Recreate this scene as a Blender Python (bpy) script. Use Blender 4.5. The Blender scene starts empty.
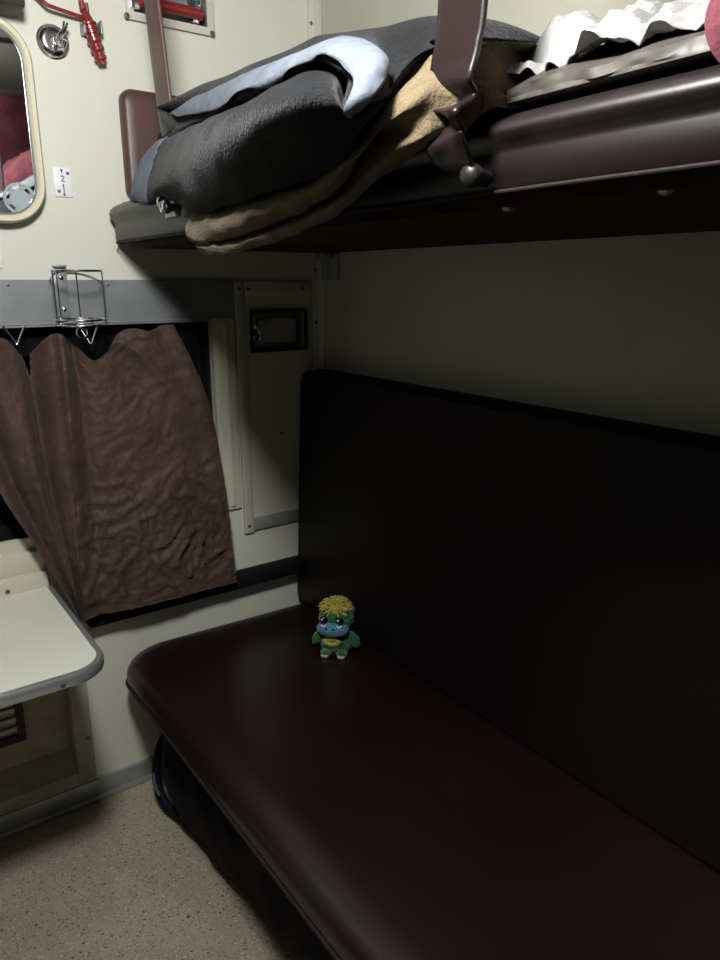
import bpy, bmesh, math, random
import numpy as np
from mathutils import Vector, Matrix, noise
from mathutils.bvhtree import BVHTree
random.seed(7)
S = bpy.context.scene
COL = S.collection
V = Vector

# ------------------------------------------------------------------ camera
# x: across the compartment (partition behind the berths at x=0, aisle x<0)
# y: along the berths (window wall at y=0, corridor y<0), z: up, floor z=0
CAM = V((-1.19, -1.85, 1.415))
AX = np.array([[0.8094, 0.1558, 0.5663], [-0.5874, 0.2146, 0.7803], [0.0, 0.9642, -0.2652]])
def _orth(m):
    u, s, vt = np.linalg.svd(m); return u @ vt
AX = _orth(AX)
cd = bpy.data.cameras.new('camera'); cam = bpy.data.objects.new('camera', cd); COL.objects.link(cam)
cd.sensor_width = 36; cd.lens = 27.0; cd.clip_start = 0.02
cam.matrix_world = Matrix(((AX[0][0], AX[0][1], -AX[0][2], CAM.x), (AX[1][0], AX[1][1], -AX[1][2], CAM.y),
                           (AX[2][0], AX[2][1], -AX[2][2], CAM.z), (0, 0, 0, 1)))
S.camera = cam
# ------------------------------------------------------------------ light, world, exposure
LAMP = V((-1.04, -1.32, 2.04))
w = bpy.data.worlds.new('world'); S.world = w; w.use_nodes = True
w.node_tree.nodes['Background'].inputs['Color'].default_value = (0.02, 0.022, 0.025, 1)
w.node_tree.nodes['Background'].inputs['Strength'].default_value = 0.05
ld = bpy.data.lights.new('ceiling_lamp_light', 'POINT'); lo = bpy.data.objects.new('ceiling_lamp_light', ld); COL.objects.link(lo)
ld.shadow_soft_size = 0.095; ld.energy = 76; ld.color = (1.0, 0.99, 0.955)
lo.location = LAMP
S.view_settings.view_transform = 'Standard'; S.view_settings.look = 'None'
S.view_settings.exposure = 0.0; S.view_settings.gamma = 1.0; S.view_settings.use_curve_mapping = False
S.cycles.max_bounces = 8; S.cycles.diffuse_bounces = 2; S.cycles.glossy_bounces = 4

def ray(px, py):
    d = AX @ np.array([px - 360.0, 480.0 - py, 720.0]); return V(d)
def at_x(px, py, x): r = ray(px, py); return CAM + r * ((x - CAM.x) / r.x)
def at_y(px, py, y=0.0): r = ray(px, py); return CAM + r * ((y - CAM.y) / r.y)

# ------------------------------------------------------------------ materials
def mat(name, col, rough=0.5, metal=0.0, spec=0.5, var=0.0, vscale=8.0, bump=0.0, bscale=60.0, sheen=0.0, coat=0.0,
        var_col=None, emis=None, trans=0.0, alpha=1.0, voro=False):
    m = bpy.data.materials.new(name); m.use_nodes = True
    nt = m.node_tree; b = nt.nodes['Principled BSDF']
    c4 = (*col, 1)
    b.inputs['Base Color'].default_value = c4; b.inputs['Roughness'].default_value = rough
    b.inputs['Metallic'].default_value = metal; b.inputs['Specular IOR Level'].default_value = spec
    b.inputs['Sheen Weight'].default_value = sheen; b.inputs['Coat Weight'].default_value = coat
    b.inputs['Transmission Weight'].default_value = trans; b.inputs['Alpha'].default_value = alpha
    if emis: b.inputs['Emission Color'].default_value = (*emis[0], 1); b.inputs['Emission Strength'].default_value = emis[1]
    tc = nt.nodes.new('ShaderNodeTexCoord')
    if var or var_col:
        n = nt.nodes.new('ShaderNodeTexNoise'); n.inputs['Scale'].default_value = vscale; n.inputs['Detail'].default_value = 5
        nt.links.new(tc.outputs['Object'], n.inputs['Vector'])
        r = nt.nodes.new('ShaderNodeValToRGB'); r.color_ramp.elements[0].position = 0.35; r.color_ramp.elements[1].position = 0.68
        r.color_ramp.elements[0].color = (*(var_col if var_col else [x * (1 - var) for x in col]), 1)
        r.color_ramp.elements[1].color = (*[min(1, x * (1 + var)) for x in col], 1)
        nt.links.new(n.outputs['Fac'], r.inputs['Fac']); nt.links.new(r.outputs['Color'], b.inputs['Base Color'])
    if bump:
        if voro:
            n = nt.nodes.new('ShaderNodeTexVoronoi'); o = n.outputs['Distance']
        else:
            n = nt.nodes.new('ShaderNodeTexNoise'); n.inputs['Detail'].default_value = 6; o = n.outputs['Fac']
        n.inputs['Scale'].default_value = bscale
        nt.links.new(tc.outputs['Object'], n.inputs['Vector'])
        bp = nt.nodes.new('ShaderNodeBump'); bp.inputs['Strength'].default_value = bump; bp.inputs['Distance'].default_value = 0.01
        nt.links.new(o, bp.inputs['Height']); nt.links.new(bp.outputs['Normal'], b.inputs['Normal'])
    return m

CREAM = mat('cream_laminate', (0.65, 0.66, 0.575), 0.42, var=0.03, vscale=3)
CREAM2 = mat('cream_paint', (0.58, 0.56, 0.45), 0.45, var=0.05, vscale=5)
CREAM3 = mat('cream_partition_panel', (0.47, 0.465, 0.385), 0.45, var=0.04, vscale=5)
WORN = mat('worn_cream_paint', (0.45, 0.42, 0.32), 0.5, var=0.18, vscale=14)
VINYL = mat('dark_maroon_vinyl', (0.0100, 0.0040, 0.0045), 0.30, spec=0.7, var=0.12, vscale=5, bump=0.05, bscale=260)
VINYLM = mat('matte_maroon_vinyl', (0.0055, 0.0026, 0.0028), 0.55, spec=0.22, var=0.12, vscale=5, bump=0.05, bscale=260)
VINYLU = mat('maroon_vinyl_edge', (0.0070, 0.0032, 0.0036), 0.42, spec=0.65, var=0.10, vscale=5, bump=0.02, bscale=90)
VINYLS = mat('brown_vinyl', (0.085, 0.044, 0.037), 0.42, var=0.08, vscale=6, bump=0.05, bscale=200)
STRAPD = mat('dark_vinyl_strap', (0.0135, 0.0075, 0.0082), 0.33, spec=0.45, bump=0.05, bscale=160)
PIPE = mat('vinyl_piping', (0.018, 0.012, 0.011), 0.75, spec=0.25)
PLY = mat('dark_underside_board', (0.030, 0.018, 0.015), 0.75, spec=0.15)
STEEL = mat('brushed_grey_steel', (0.27, 0.29, 0.30), 0.42, 0.4, var=0.12, vscale=10)
STEELD = mat('dull_grey_metal', (0.40, 0.41, 0.40), 0.36, 0.45, var=0.2, vscale=12)
MOULD = mat('pale_moulding', (0.66, 0.64, 0.56), 0.35, 0.2)
BUCK = mat('dark_buckle_metal', (0.035, 0.032, 0.032), 0.4, 0.6)
CHROME = mat('chrome', (0.72, 0.73, 0.75), 0.16, 1.0)
ALU = mat('aluminium_edge', (0.52, 0.54, 0.55), 0.30, 0.75)
SCREW = mat('screw_head', (0.16, 0.15, 0.12), 0.4, 0.7)
BLACK = mat('black_plastic', (0.010, 0.010, 0.011), 0.5)
RUBBER = mat('black_rubber', (0.008, 0.008, 0.009), 0.85, spec=0.15)
RED = mat('red_plastic', (0.22, 0.022, 0.022), 0.28, coat=0.3)
REDC = mat('red_cord', (0.22, 0.02, 0.026), 0.5)
CURT = mat('brown_curtain_cloth', (0.135, 0.080, 0.064), 0.60, var=0.18, vscale=7, bump=0.45, bscale=42, sheen=0.1)
BOXB = mat('dark_brown_wood', (0.028, 0.016, 0.012), 0.5, var=0.2)
WOOL = mat('charcoal_wool', (0.0065, 0.0075, 0.0095), 0.95, spec=0.1, var=0.5, vscale=120, bump=0.5, bscale=220, sheen=0.10)
TAN = mat('tan_fleece', (0.14, 0.108, 0.064), 0.95, spec=0.1, var=0.12, vscale=60, bump=0.35, bscale=240, sheen=0.1)
BLUE = mat('pale_blue_satin', (0.125, 0.148, 0.185), 0.8, var=0.14, vscale=30, bump=0.3, bscale=70)
FOILP = mat('white_crumpled_film', (0.30, 0.30, 0.295), 0.30, coat=0.15)
PARCEL = mat('grey_wrapped_parcel', (0.062, 0.054, 0.047), 0.5, var=0.4, vscale=9, coat=0.0)
PINK = mat('dusty_pink_cloth', (0.105, 0.030, 0.040), 0.9, spec=0.1, var=0.35, vscale=9, bump=0.5, bscale=60, sheen=0.03)
MAROON = mat('maroon_cloth', (0.030, 0.007, 0.010), 0.9, spec=0.1, var=0.3, vscale=9, bump=0.4, bscale=60)
BAG = mat('navy_bag_cloth', (0.006, 0.0055, 0.011), 0.8, spec=0.2, var=0.2, bump=0.3, bscale=120)
BAGT = mat('bag_zip_trim', (0.10, 0.10, 0.13), 0.4, 0.3)
TABLE = mat('pale_table_laminate', (0.70, 0.715, 0.63), 0.35, var=0.02)
ENAMEL = mat('white_enamel', (0.80, 0.80, 0.86), 0.3)
INK = mat('black_ink', (0.02, 0.02, 0.025), 0.5)
MIRROR = mat('mirror_glass', (0.80, 0.83, 0.84), 0.02, 1.0)
MARK = mat('mark_grey', (0.33, 0.38, 0.41), 0.6)
GLASS = mat('night_window_glass', (0.008, 0.008, 0.010), 0.05, spec=0.5)
MFRAME = mat('cream_mirror_frame', (0.68, 0.63, 0.47), 0.4)
GREENF = mat('green_plush', (0.012, 0.115, 0.042), 0.9, var=0.45, vscale=60, bump=0.8, bscale=160, sheen=0.3)
YELF = mat('yellow_plush', (0.40, 0.36, 0.045), 0.9, bump=0.5, bscale=160, sheen=0.3)
BLUEF = mat('blue_plush', (0.065, 0.19, 0.32), 0.85, bump=0.4, bscale=160, sheen=0.3)
SOLE = mat('pale_plush_sole', (0.38, 0.38, 0.27), 0.8)
EYE = mat('black_bead', (0.006, 0.006, 0.006), 0.1)
GLINT = mat('white_glint_lash', (0.85, 0.85, 0.85), 0.3)  # white for eye highlights put in as solid spots, and for the lashes
DOORB = mat('dark_brown_laminate', (0.016, 0.012, 0.011), 0.4, var=0.1)
CEIL = mat('ceiling_darkened', (0.055, 0.052, 0.045), 0.6)  # shade put into the colour, keeps the lamp-lit ceiling dim in the mirror
DIFFUSER = mat('lamp_diffuser', (0.8, 0.8, 0.75), 0.4, emis=((1.0, 0.975, 0.9), 3.0))

def floor_mat():
    m = bpy.data.materials.new('speckled_linoleum'); m.use_nodes = True
    nt = m.node_tree; b = nt.nodes['Principled BSDF']; b.inputs['Roughness'].default_value = 0.5
    tc = nt.nodes.new('ShaderNodeTexCoord'); prev = None
    n0 = nt.nodes.new('ShaderNodeTexNoise'); n0.inputs['Scale'].default_value = 6; n0.inputs['Detail'].default_value = 6
    nt.links.new(tc.outputs['Object'], n0.inputs['Vector'])
    r0 = nt.nodes.new('ShaderNodeValToRGB')
    r0.color_ramp.elements[0].color = (0.30, 0.265, 0.205, 1); r0.color_ramp.elements[1].color = (0.41, 0.365, 0.29, 1)
    r0.color_ramp.elements[0].position = 0.3; r0.color_ramp.elements[1].position = 0.7
    nt.links.new(n0.outputs['Fac'], r0.inputs['Fac']); prev = r0.outputs['Color']
    for sc, th, colr in ((140, 0.26, (0.22, 0.175, 0.12, 1)), (85, 0.19, (0.52, 0.48, 0.40, 1)), (70, 0.15, (0.10, 0.07, 0.045, 1)), (24, 0.07, (0.05, 0.03, 0.022, 1))):
        v = nt.nodes.new('ShaderNodeTexVoronoi'); v.inputs['Scale'].default_value = sc
        mp = nt.nodes.new('ShaderNodeMapping'); mp.inputs['Location'].default_value = (sc * .37, sc * .11, 0)
        nt.links.new(tc.outputs['Object'], mp.inputs['Vector']); nt.links.new(mp.outputs['Vector'], v.inputs['Vector'])
        lt = nt.nodes.new('ShaderNodeMapRange'); lt.inputs['From Min'].default_value = th * 1.3; lt.inputs['From Max'].default_value = th * 0.8
        nt.links.new(v.outputs['Distance'], lt.inputs['Value'])
        mx = nt.nodes.new('ShaderNodeMix'); mx.data_type = 'RGBA'; mx.inputs['B'].default_value = colr
        nt.links.new(lt.outputs['Result'], mx.inputs['Factor']); nt.links.new(prev, mx.inputs['A']); prev = mx.outputs['Result']
    nt.links.new(prev, b.inputs['Base Color'])
    return m
FLOOR = floor_mat()

# ------------------------------------------------------------------ helpers
def bm_new(): return bmesh.new()
def rbox(bm, x0, x1, y0, y1, z0, z1, r=0.0, seg=2):
    t = bmesh.new(); bmesh.ops.create_cube(t, size=1.0)
    for v in t.verts:
        v.co = V(((x0 + x1) / 2 + v.co.x * abs(x1 - x0), (y0 + y1) / 2 + v.co.y * abs(y1 - y0), (z0 + z1) / 2 + v.co.z * abs(z1 - z0)))
    if r > 0: bmesh.ops.bevel(t, geom=list(t.edges), offset=r, segments=seg, profile=0.5, affect='EDGES')
    merge(bm, t); return bm
def merge(bm, t):
    me = bpy.data.meshes.new('tmp'); t.to_mesh(me); t.free(); bm.from_mesh(me); bpy.data.meshes.remove(me)
def tube(bm, pts, r, n=8, closed=False, flat=None):
    pts = [V(p) for p in pts]; rs = r if isinstance(r, (list, tuple)) else [r] * len(pts)
    rings = []; prev = None
    for i, p in enumerate(pts):
        a = pts[(i - 1) % len(pts)] if (closed or i > 0) else p
        b = pts[(i + 1) % len(pts)] if (closed or i < len(pts) - 1) else p
        t = (b - a).normalized()
        if prev is None:
            u = t.cross(V((0, 0, 1)));
            if u.length < 1e-3: u = t.cross(V((0, 1, 0)))
            u.normalize()
        else:
            u = prev - t * prev.dot(t); u.normalize()
        prev = u; v = t.cross(u)
        rings.append([bm.verts.new(p + (u * math.cos(k * 2 * math.pi / n) + v * math.sin(k * 2 * math.pi / n)) * rs[i]) for k in range(n)])
    m = len(rings)
    for i in range(m if closed else m - 1):
        A = rings[i]; B = rings[(i + 1) % m]
        for k in range(n): bm.faces.new((A[k], A[(k + 1) % n], B[(k + 1) % n], B[k]))
    if not closed:
        bm.faces.new(list(reversed(rings[0]))); bm.faces.new(rings[-1])
    return bm
def circle(c, r, ax1, ax2, n=32): return [V(c) + V(ax1) * (r * math.cos(i * 2 * math.pi / n)) + V(ax2) * (r * math.sin(i * 2 * math.pi / n)) for i in range(n)]
def lathe(bm, org, axis, prof, n=24):
    ax = V(axis).normalized(); u = ax.orthogonal().normalized(); v = ax.cross(u); rings = []
    for (h, r) in prof:
        rings.append([bm.verts.new(V(org) + ax * h + (u * math.cos(k * 2 * math.pi / n) + v * math.sin(k * 2 * math.pi / n)) * max(r, 1e-4)) for k in range(n)])
    for i in range(len(rings) - 1):
        for k in range(n): bm.faces.new((rings[i][k], rings[i][(k + 1) % n], rings[i + 1][(k + 1) % n], rings[i + 1][k]))
    bm.faces.new(list(reversed(rings[0]))); bm.faces.new(rings[-1]); return bm
def loft(bm, secs, cap=True):
    rings = [[bm.verts.new(p) for p in s] for s in secs]; n = len(rings[0])
    for a, b in zip(rings, rings[1:]):
        for k in range(n): bm.faces.new((a[k], a[(k + 1) % n], b[(k + 1) % n], b[k]))
    if cap: bm.faces.new(list(reversed(rings[0]))); bm.faces.new(rings[-1])
    return bm
def ball(bm, c, rx, ry, rz, rot=None, seg=20):
    t = bmesh.new(); bmesh.ops.create_uvsphere(t, u_segments=seg, v_segments=seg * 2 // 3, radius=1.0)
    for v in t.verts:
        p = V((v.co.x * rx, v.co.y * ry, v.co.z * rz))
        if rot: p = rot @ p
        v.co = p + V(c)
    merge(bm, t); return bm
def crom(pts, m, closed=False):
    pts = [V(p) for p in pts]; n = len(pts); out = []
    segs = n if closed else n - 1
    for i in range(m):
        t = i * segs / (m if closed else (m - 1)); k = min(int(t), segs - 1); f = t - k
        g = lambda j: pts[j % n] if closed else pts[max(0, min(n - 1, j))]
        p0, p1, p2, p3 = g(k - 1), g(k), g(k + 1), g(k + 2)
        out.append(0.5 * ((2 * p1) + (p2 - p0) * f + (2 * p0 - 5 * p1 + 4 * p2 - p3) * f * f + (3 * p1 - p0 - 3 * p2 + p3) * f ** 3))
    return out
def grid(bm, P):
    R = [[bm.verts.new(p) for p in row] for row in P]
    for i in range(len(R) - 1):
        for j in range(len(R[0]) - 1): bm.faces.new((R[i][j], R[i][j + 1], R[i + 1][j + 1], R[i + 1][j]))
    return bm
def wall_holes(bm, us, vs, holes, conv, t):
    """panel in (u, v), thickness t along w, cut by rectangular holes"""
    us = sorted(set(list(us) + [h[0] for h in holes] + [h[1] for h in holes])); vs = sorted(set(list(vs) + [h[2] for h in holes] + [h[3] for h in holes]))
    vd = {}
    def vv(i, j, k):
        if (i, j, k) not in vd: vd[(i, j, k)] = bm.verts.new(conv(us[i], vs[j], t * k))
        return vd[(i, j, k)]
    def solid(i, j):
        if i < 0 or j < 0 or i >= len(us) - 1 or j >= len(vs) - 1: return False
        cu = (us[i] + us[i + 1]) / 2; cv = (vs[j] + vs[j + 1]) / 2
        return not any(h[0] < cu < h[1] and h[2] < cv < h[3] for h in holes)
    for i in range(len(us) - 1):
        for j in range(len(vs) - 1):
            if not solid(i, j): continue
            bm.faces.new([vv(i, j, 0), vv(i + 1, j, 0), vv(i + 1, j + 1, 0), vv(i, j + 1, 0)])
            bm.faces.new([vv(i, j, 1), vv(i, j + 1, 1), vv(i + 1, j + 1, 1), vv(i + 1, j, 1)])
            if not solid(i - 1, j): bm.faces.new([vv(i, j, 0), vv(i, j + 1, 0), vv(i, j + 1, 1), vv(i, j, 1)])
            if not solid(i + 1, j): bm.faces.new([vv(i + 1, j, 0), vv(i + 1, j, 1), vv(i + 1, j + 1, 1), vv(i + 1, j + 1, 0)])
            if not solid(i, j - 1): bm.faces.new([vv(i, j, 0), vv(i, j, 1), vv(i + 1, j, 1), vv(i + 1, j, 0)])
            if not solid(i, j + 1): bm.faces.new([vv(i, j + 1, 0), vv(i + 1, j + 1, 0), vv(i + 1, j + 1, 1), vv(i, j + 1, 1)])
    return bm

def obj(name, bm, m, parent=None, smooth=True, ang=40):
    bmesh.ops.recalc_face_normals(bm, faces=bm.faces)
    if parent is None:
        xs = [v.co for v in bm.verts]
        o0 = V(((min(c.x for c in xs) + max(c.x for c in xs)) / 2, (min(c.y for c in xs) + max(c.y for c in xs)) / 2, min(c.z for c in xs)))
        for v in bm.verts: v.co -= o0
    me = bpy.data.meshes.new(name); bm.to_mesh(me); bm.free()
    me.materials.append(m)
    if smooth:
        for p in me.polygons: p.use_smooth = True
        if ang: me.set_sharp_from_angle(angle=math.radians(ang))
    o = bpy.data.objects.new(name, me); COL.objects.link(o)
    if parent is None: o.location = o0; o['wo'] = tuple(o0)
    else:
        o.parent = parent; o.location = -V(parent['wo']); o['wo'] = (0, 0, 0)
    return o
def thing(name, label, cat, loc, group=None):
    o = bpy.data.objects.new(name, None); COL.objects.link(o); o.location = loc; o.empty_display_size = 0.05
    o['wo'] = tuple(loc); o['label'] = label; o['category'] = cat
    if group: o['group'] = group
    return o
def tag(o, label, cat, group=None):
    o['label'] = label; o['category'] = cat
    if group: o['group'] = group
    return o
def struct(o): o['kind'] = 'structure'; return o
B = bm_new

# ------------------------------------------------------------------ setting
RX, RY, RZ = -2.15, -2.05, 2.20
struct(obj('floor', rbox(B(), RX, 0.0, RY, 0.0, -0.05, 0.0), FLOOR, smooth=False))
struct(obj('ceiling', rbox(B(), RX, 0.0, RY, 0.0, RZ, RZ + 0.05), CEIL, smooth=False))
WIN = (-1.62, -0.335, 0.785, 1.32)
PULL = (-0.505, -0.315, 2.015, 2.095)
ASH = (-0.228, -0.052, 1.228, 1.335)
HEAT = (-1.62, -0.815, 0.09, 0.60)
struct(obj('wall_window', wall_holes(B(), (RX, 0.0), (0.0, RZ), [WIN, PULL, ASH, HEAT], lambda u, v, k: V((u, k, v)), 0.06), CREAM, smooth=False))
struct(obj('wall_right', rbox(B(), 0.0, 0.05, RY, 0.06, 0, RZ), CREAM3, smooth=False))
struct(obj('wall_left', rbox(B(), RX - 0.05, RX, RY, 0.06, 0, RZ), DOORB, smooth=False))
struct(obj('wall_corridor', rbox(B(), RX - 0.05, 0.05, RY - 0.05, RY, 0, RZ), DOORB, smooth=False))
# window: cream frame with dark night glass
bm = B()
wall_holes(bm, (WIN[0] - 0.03, WIN[1] + 0.05), (WIN[2] - 0.01, WIN[3]), [(WIN[0] + 0.02, WIN[1] - 0.012, WIN[2] + 0.02, WIN[3] - 0.0005)], lambda u, v, k: V((u, k - 0.010, v)), 0.010)
rbox(bm, WIN[1] + 0.018, WIN[1] + 0.030, -0.016, -0.010, WIN[2], WIN[3] - 0.012, 0.002)
wf = struct(obj('window_1', bm, CREAM2, smooth=False))
obj('pane', rbox(B(), WIN[0], WIN[1], 0.045, 0.052, WIN[2], WIN[3]), GLASS, wf, smooth=False)
bm = B(); rbox(bm, WIN[0], WIN[1], 0.02, 0.045, WIN[2], WIN[2] + 0.05, 0.01); obj('gasket', bm, RUBBER, wf)
# stepped sill under the window
bm = B(); rbox(bm, WIN[0] - 0.05, -0.84, -0.030, 0.03, 0.715, 0.775, 0.006); rbox(bm, WIN[0] - 0.05, -0.84, -0.044, -0.028, 0.664, 0.722, 0.004)
sill = struct(obj('trim_1', bm, CREAM2))
for x in (-0.935, -1.25): obj('screw', lathe(B(), (x, -0.044, 0.690), (0, -1, 0), [(0, .006), (.002, .005), (.003, .002)], 12), SCREW, sill)
# steel band above the window
bm = B(); rbox(bm, RX, -0.270, -0.007, 0.0, 1.312, 1.420, 0.001, 1)
band = struct(obj('trim_2', bm, STEEL))
for x in (-0.842, -0.615, -1.1): obj('screw', lathe(B(), (x, -0.007, 1.408), (0, -1, 0), [(0, .004), (.0015, .0035), (.002, .001)], 10), SCREW, band)
# black rubber strip low on the window wall
struct(obj('trim_3', rbox(B(), -0.755, -0.02, -0.048, 0.0, 0.538, 0.580, 0.004), RUBBER))
# steel skirting with a lip on the floor
bm = B(); rbox(bm, RX, -0.02, -0.012, 0.0, 0.0, 0.062, 0.002); rbox(bm, RX, -0.02, -0.024, -0.008, 0.0, 0.014, 0.004)
struct(obj('baseboard_window', bm, STEELD))
# corner profile where the window wall meets the partition
bm = B(); rbox(bm, -0.022, 0.0, -0.006, 0.0, 1.0, RZ, 0.001, 1); rbox(bm, -0.006, 0.0, -0.036, 0.0, 1.0, RZ, 0.001, 1)
cp = struct(obj('trim_4', bm, MOULD))
for z in (1.45, 1.30, 2.083): obj('screw', lathe(B(), (-0.013, -0.006, z), (0, -1, 0), [(0, .005), (.0015, .004), (.002, .001)], 10), SCREW, cp)

# ------------------------------------------------------------------ service panel with ash tray
sp = thing('service_panel', 'cream service panel with screwed strips between window and berth backrest', 'panel', (-0.15, -0.004, 0.70))
obj('board', wall_holes(B(), (-0.246, -0.034), (0.735, 1.380), [ASH], lambda u, v, k: V((u, -0.006 + k, v)), 0.006), CREAM2, sp, smooth=False)
bm = B(); rbox(bm, -0.276, -0.246, -0.010, 0.0, 0.690, 1.416, 0.002); obj('side_strip', bm, CREAM2, sp)
bm = B(); rbox(bm, -0.246, -0.034, -0.010, 0.0, 1.378, 1.416, 0.002); obj('top_strip', bm, CREAM2, sp)
bm = B(); rbox(bm, -0.246, -0.034, -0.010, 0.0, 0.696, 0.736, 0.002); obj('bottom_strip', bm, STEELD, sp)
for x, z in ((-0.262, 0.712), (-0.235, 1.397), (-0.060, 1.397), (-0.262, 1.397), (-0.14, 0.98)):
    obj('screw', lathe(B(), (x, -0.010 if z != 0.98 else -0.006, z), (0, -1, 0), [(0, .005), (.0015, .004), (.002, .001)], 10), SCREW, sp)
def recess(t, R, yb, frame_m, tray_m, rim=0.014):
    x0, x1, z0, z1 = R
    bm = wall_holes(B(), (x0 - rim, x1 + rim), (z0 - rim, z1 + rim), [(x0 + .003, x1 - .003, z0 + .003, z1 - .003)], lambda u, v, k: V((u, -0.012 + k, v)), 0.005)
    obj('frame', bm, frame_m, t, smooth=False)
    bm = B(); rbox(bm, x0, x1, yb, yb + .004, z0, z1); rbox(bm, x0, x0 + .003, -.008, yb, z0, z1); rbox(bm, x1 - .003, x1, -.008, yb, z0, z1)
    rbox(bm, x0, x1, -.008, yb, z0, z0 + .003); rbox(bm, x0, x1, -.008, yb, z1 - .003, z1)
    obj('tray', bm, tray_m, t, smooth=False)
t = thing('ash_tray', 'recessed dark metal ash tray with chrome clip in the cream service panel', 'ash tray', (-0.14, -0.008, 1.228))
recess(t, ASH, 0.045, BLACK, STEELD, 0.006)
bm = B(); rbox(bm, -0.205, -0.080, -0.004, 0.002, 1.245, 1.315, 0.004); obj('flap', bm, STEELD, t)
bm = B(); tube(bm, [(-0.226, -0.014, 1.318), (-0.226, -0.020, 1.300), (-0.215, -0.024, 1.288), (-0.206, -0.022, 1.270), (-0.212, -0.020, 1.255), (-0.222, -0.018, 1.243)], 0.0028)
tube(bm, crom(circle((-0.218, -0.020, 1.264), 0.011, (1, 0, 0), (0, 0, 1), 8), 20, True), 0.0025, closed=True)
rbox(bm, -0.229, -0.222, -0.019, -0.010, 1.285, 1.325, 0.001); obj('clip', bm, CHROME, t)
for x, z in ((-0.056, 1.236),): obj('screw', lathe(B(), (x, -0.012, z), (0, -1, 0), [(0, .005), (.0015, .004), (.002, .001)], 10), SCREW, t)

# recessed box with the red pull bar, high on the wall
t = thing('pull_handle_box', 'recessed steel box with a red pull bar, high on the window wall', 'handle', (-0.41, -0.008, 2.015))
recess(t, PULL, 0.045, MOULD, STEEL, 0.014)
bm = B(); tube(bm, [(-0.492, -0.018, 2.040), (-0.40, -0.019, 2.040), (-0.335, -0.018, 2.040)], 0.013, 14); obj('pull_bar', bm, RED, t)
bm = B(); rbox(bm, -0.512, -0.490, -0.022, 0.02, 2.022, 2.055, .003); obj('end_bracket', bm, CHROME, t)
bm = B(); tube(bm, [(-0.335, 0.04, 2.045), (-0.335, 0.0, 2.05), (-0.338, -0.012, 2.062), (-0.338, -0.018, 2.085)], 0.005); rbox(bm, -0.355, -0.325, 0.015, 0.04, 2.03, 2.08, .003); obj('lever', bm, CHROME, t)
for x in (-0.519, -0.306): obj('screw', lathe(B(), (x, -0.012, 2.006), (0, -1, 0), [(0, .007), (.002, .006), (.003, .002)], 12), SCREW, t)

# ------------------------------------------------------------------ mirror
mr = thing('wall_mirror', 'tall round-cornered mirror in a cream frame on the window wall', 'mirror', (-0.95, -0.02, 1.55))
def rrect(x0, x1, z0, z1, r, n=10):
    P = []
    for cx_, cz_, a0 in ((x1 - r, z1 - r, 0), (x0 + r, z1 - r, 90), (x0 + r, z0 + r, 180), (x1 - r, z0 + r, 270)):
        for i in range(n + 1):
            a = math.radians(a0 + 90 * i / n); P.append((cx_ + r * math.cos(a), cz_ + r * math.sin(a)))
    return P
MX0, MX1, MZ0, MZ1 = -1.20, -0.743, 1.541, 1.952
def ringloft(bm, steps):   # steps: (inset, y)
    rs = []
    for ins, y in steps:
        rs.append([bm.verts.new((x, y, z)) for x, z in rrect(MX0 + ins, MX1 - ins, MZ0 + ins, MZ1 - ins, 0.085 - ins)])
    n = len(rs[0])
    for a, b in zip(rs, rs[1:]):
        for k in range(n): bm.faces.new((a[k], a[(k + 1) % n], b[(k + 1) % n], b[k]))
obj_bm = B(); ringloft(obj_bm, [(0, 0.0), (0, -0.034), (0.004, -0.040), (0.012, -0.040), (0.016, -0.034), (0.016, -0.020)]); obj('frame', obj_bm, MFRAME, mr)
bm = B(); ringloft(bm, [(0.016, -0.034), (0.0185, -0.035), (0.021, -0.033), (0.021, -0.020)]); obj('bevel_edge', bm, ALU, mr)
bm = B(); bm.faces.new([bm.verts.new((x, -0.026 - .017 * (x + .97) - .012 * (z - 1.75), z)) for x, z in rrect(MX0 + .014, MX1 - .014, MZ0 + .014, MZ1 - .014, 0.07)]); gl = obj('mirror_glass', bm, MIRROR, mr, smooth=False)
em = B(); ec = at_y(20, 199, -0.0285)
for R0, R1 in ((0.034, 0.028), (0.021, 0.0)):
    n = 40
    for k in range(n):
        a0, a1 = 2 * math.pi * k / n, 2 * math.pi * (k + 1) / n
        q = [ec + V((math.cos(a) * r, 0, math.sin(a) * r)) for a, r in ((a0, R0), (a1, R0), (a1, R1), (a0, R1))]
        if R1 == 0: em.faces.new([em.verts.new(p) for p in q[:2]] + [em.verts.new(ec)])
        else: em.faces.new([em.verts.new(p) for p in q])
for k in range(6):
    a = math.radians(k * 60 + 15); u = V((math.cos(a), 0, math.sin(a))); v_ = V((-math.sin(a), 0, math.cos(a)))
    em.faces.new([em.verts.new(ec + u * r + v_ * s) for r, s in ((.020, -.006), (.029, -.006), (.029, .006), (.020, .006))])
obj('round_mark', em, MARK, mr, smooth=False)  # flat grey disc, ring and tabs just in front of the glass

# dark box above the mirror
bm = B(); rbox(bm, -1.10, -0.757, -0.088, 0.0, 1.958, 2.12, 0.006); bx_ = tag(obj('wall_box', bm, BOXB), 'dark brown box on the wall above the mirror', 'box')

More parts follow.
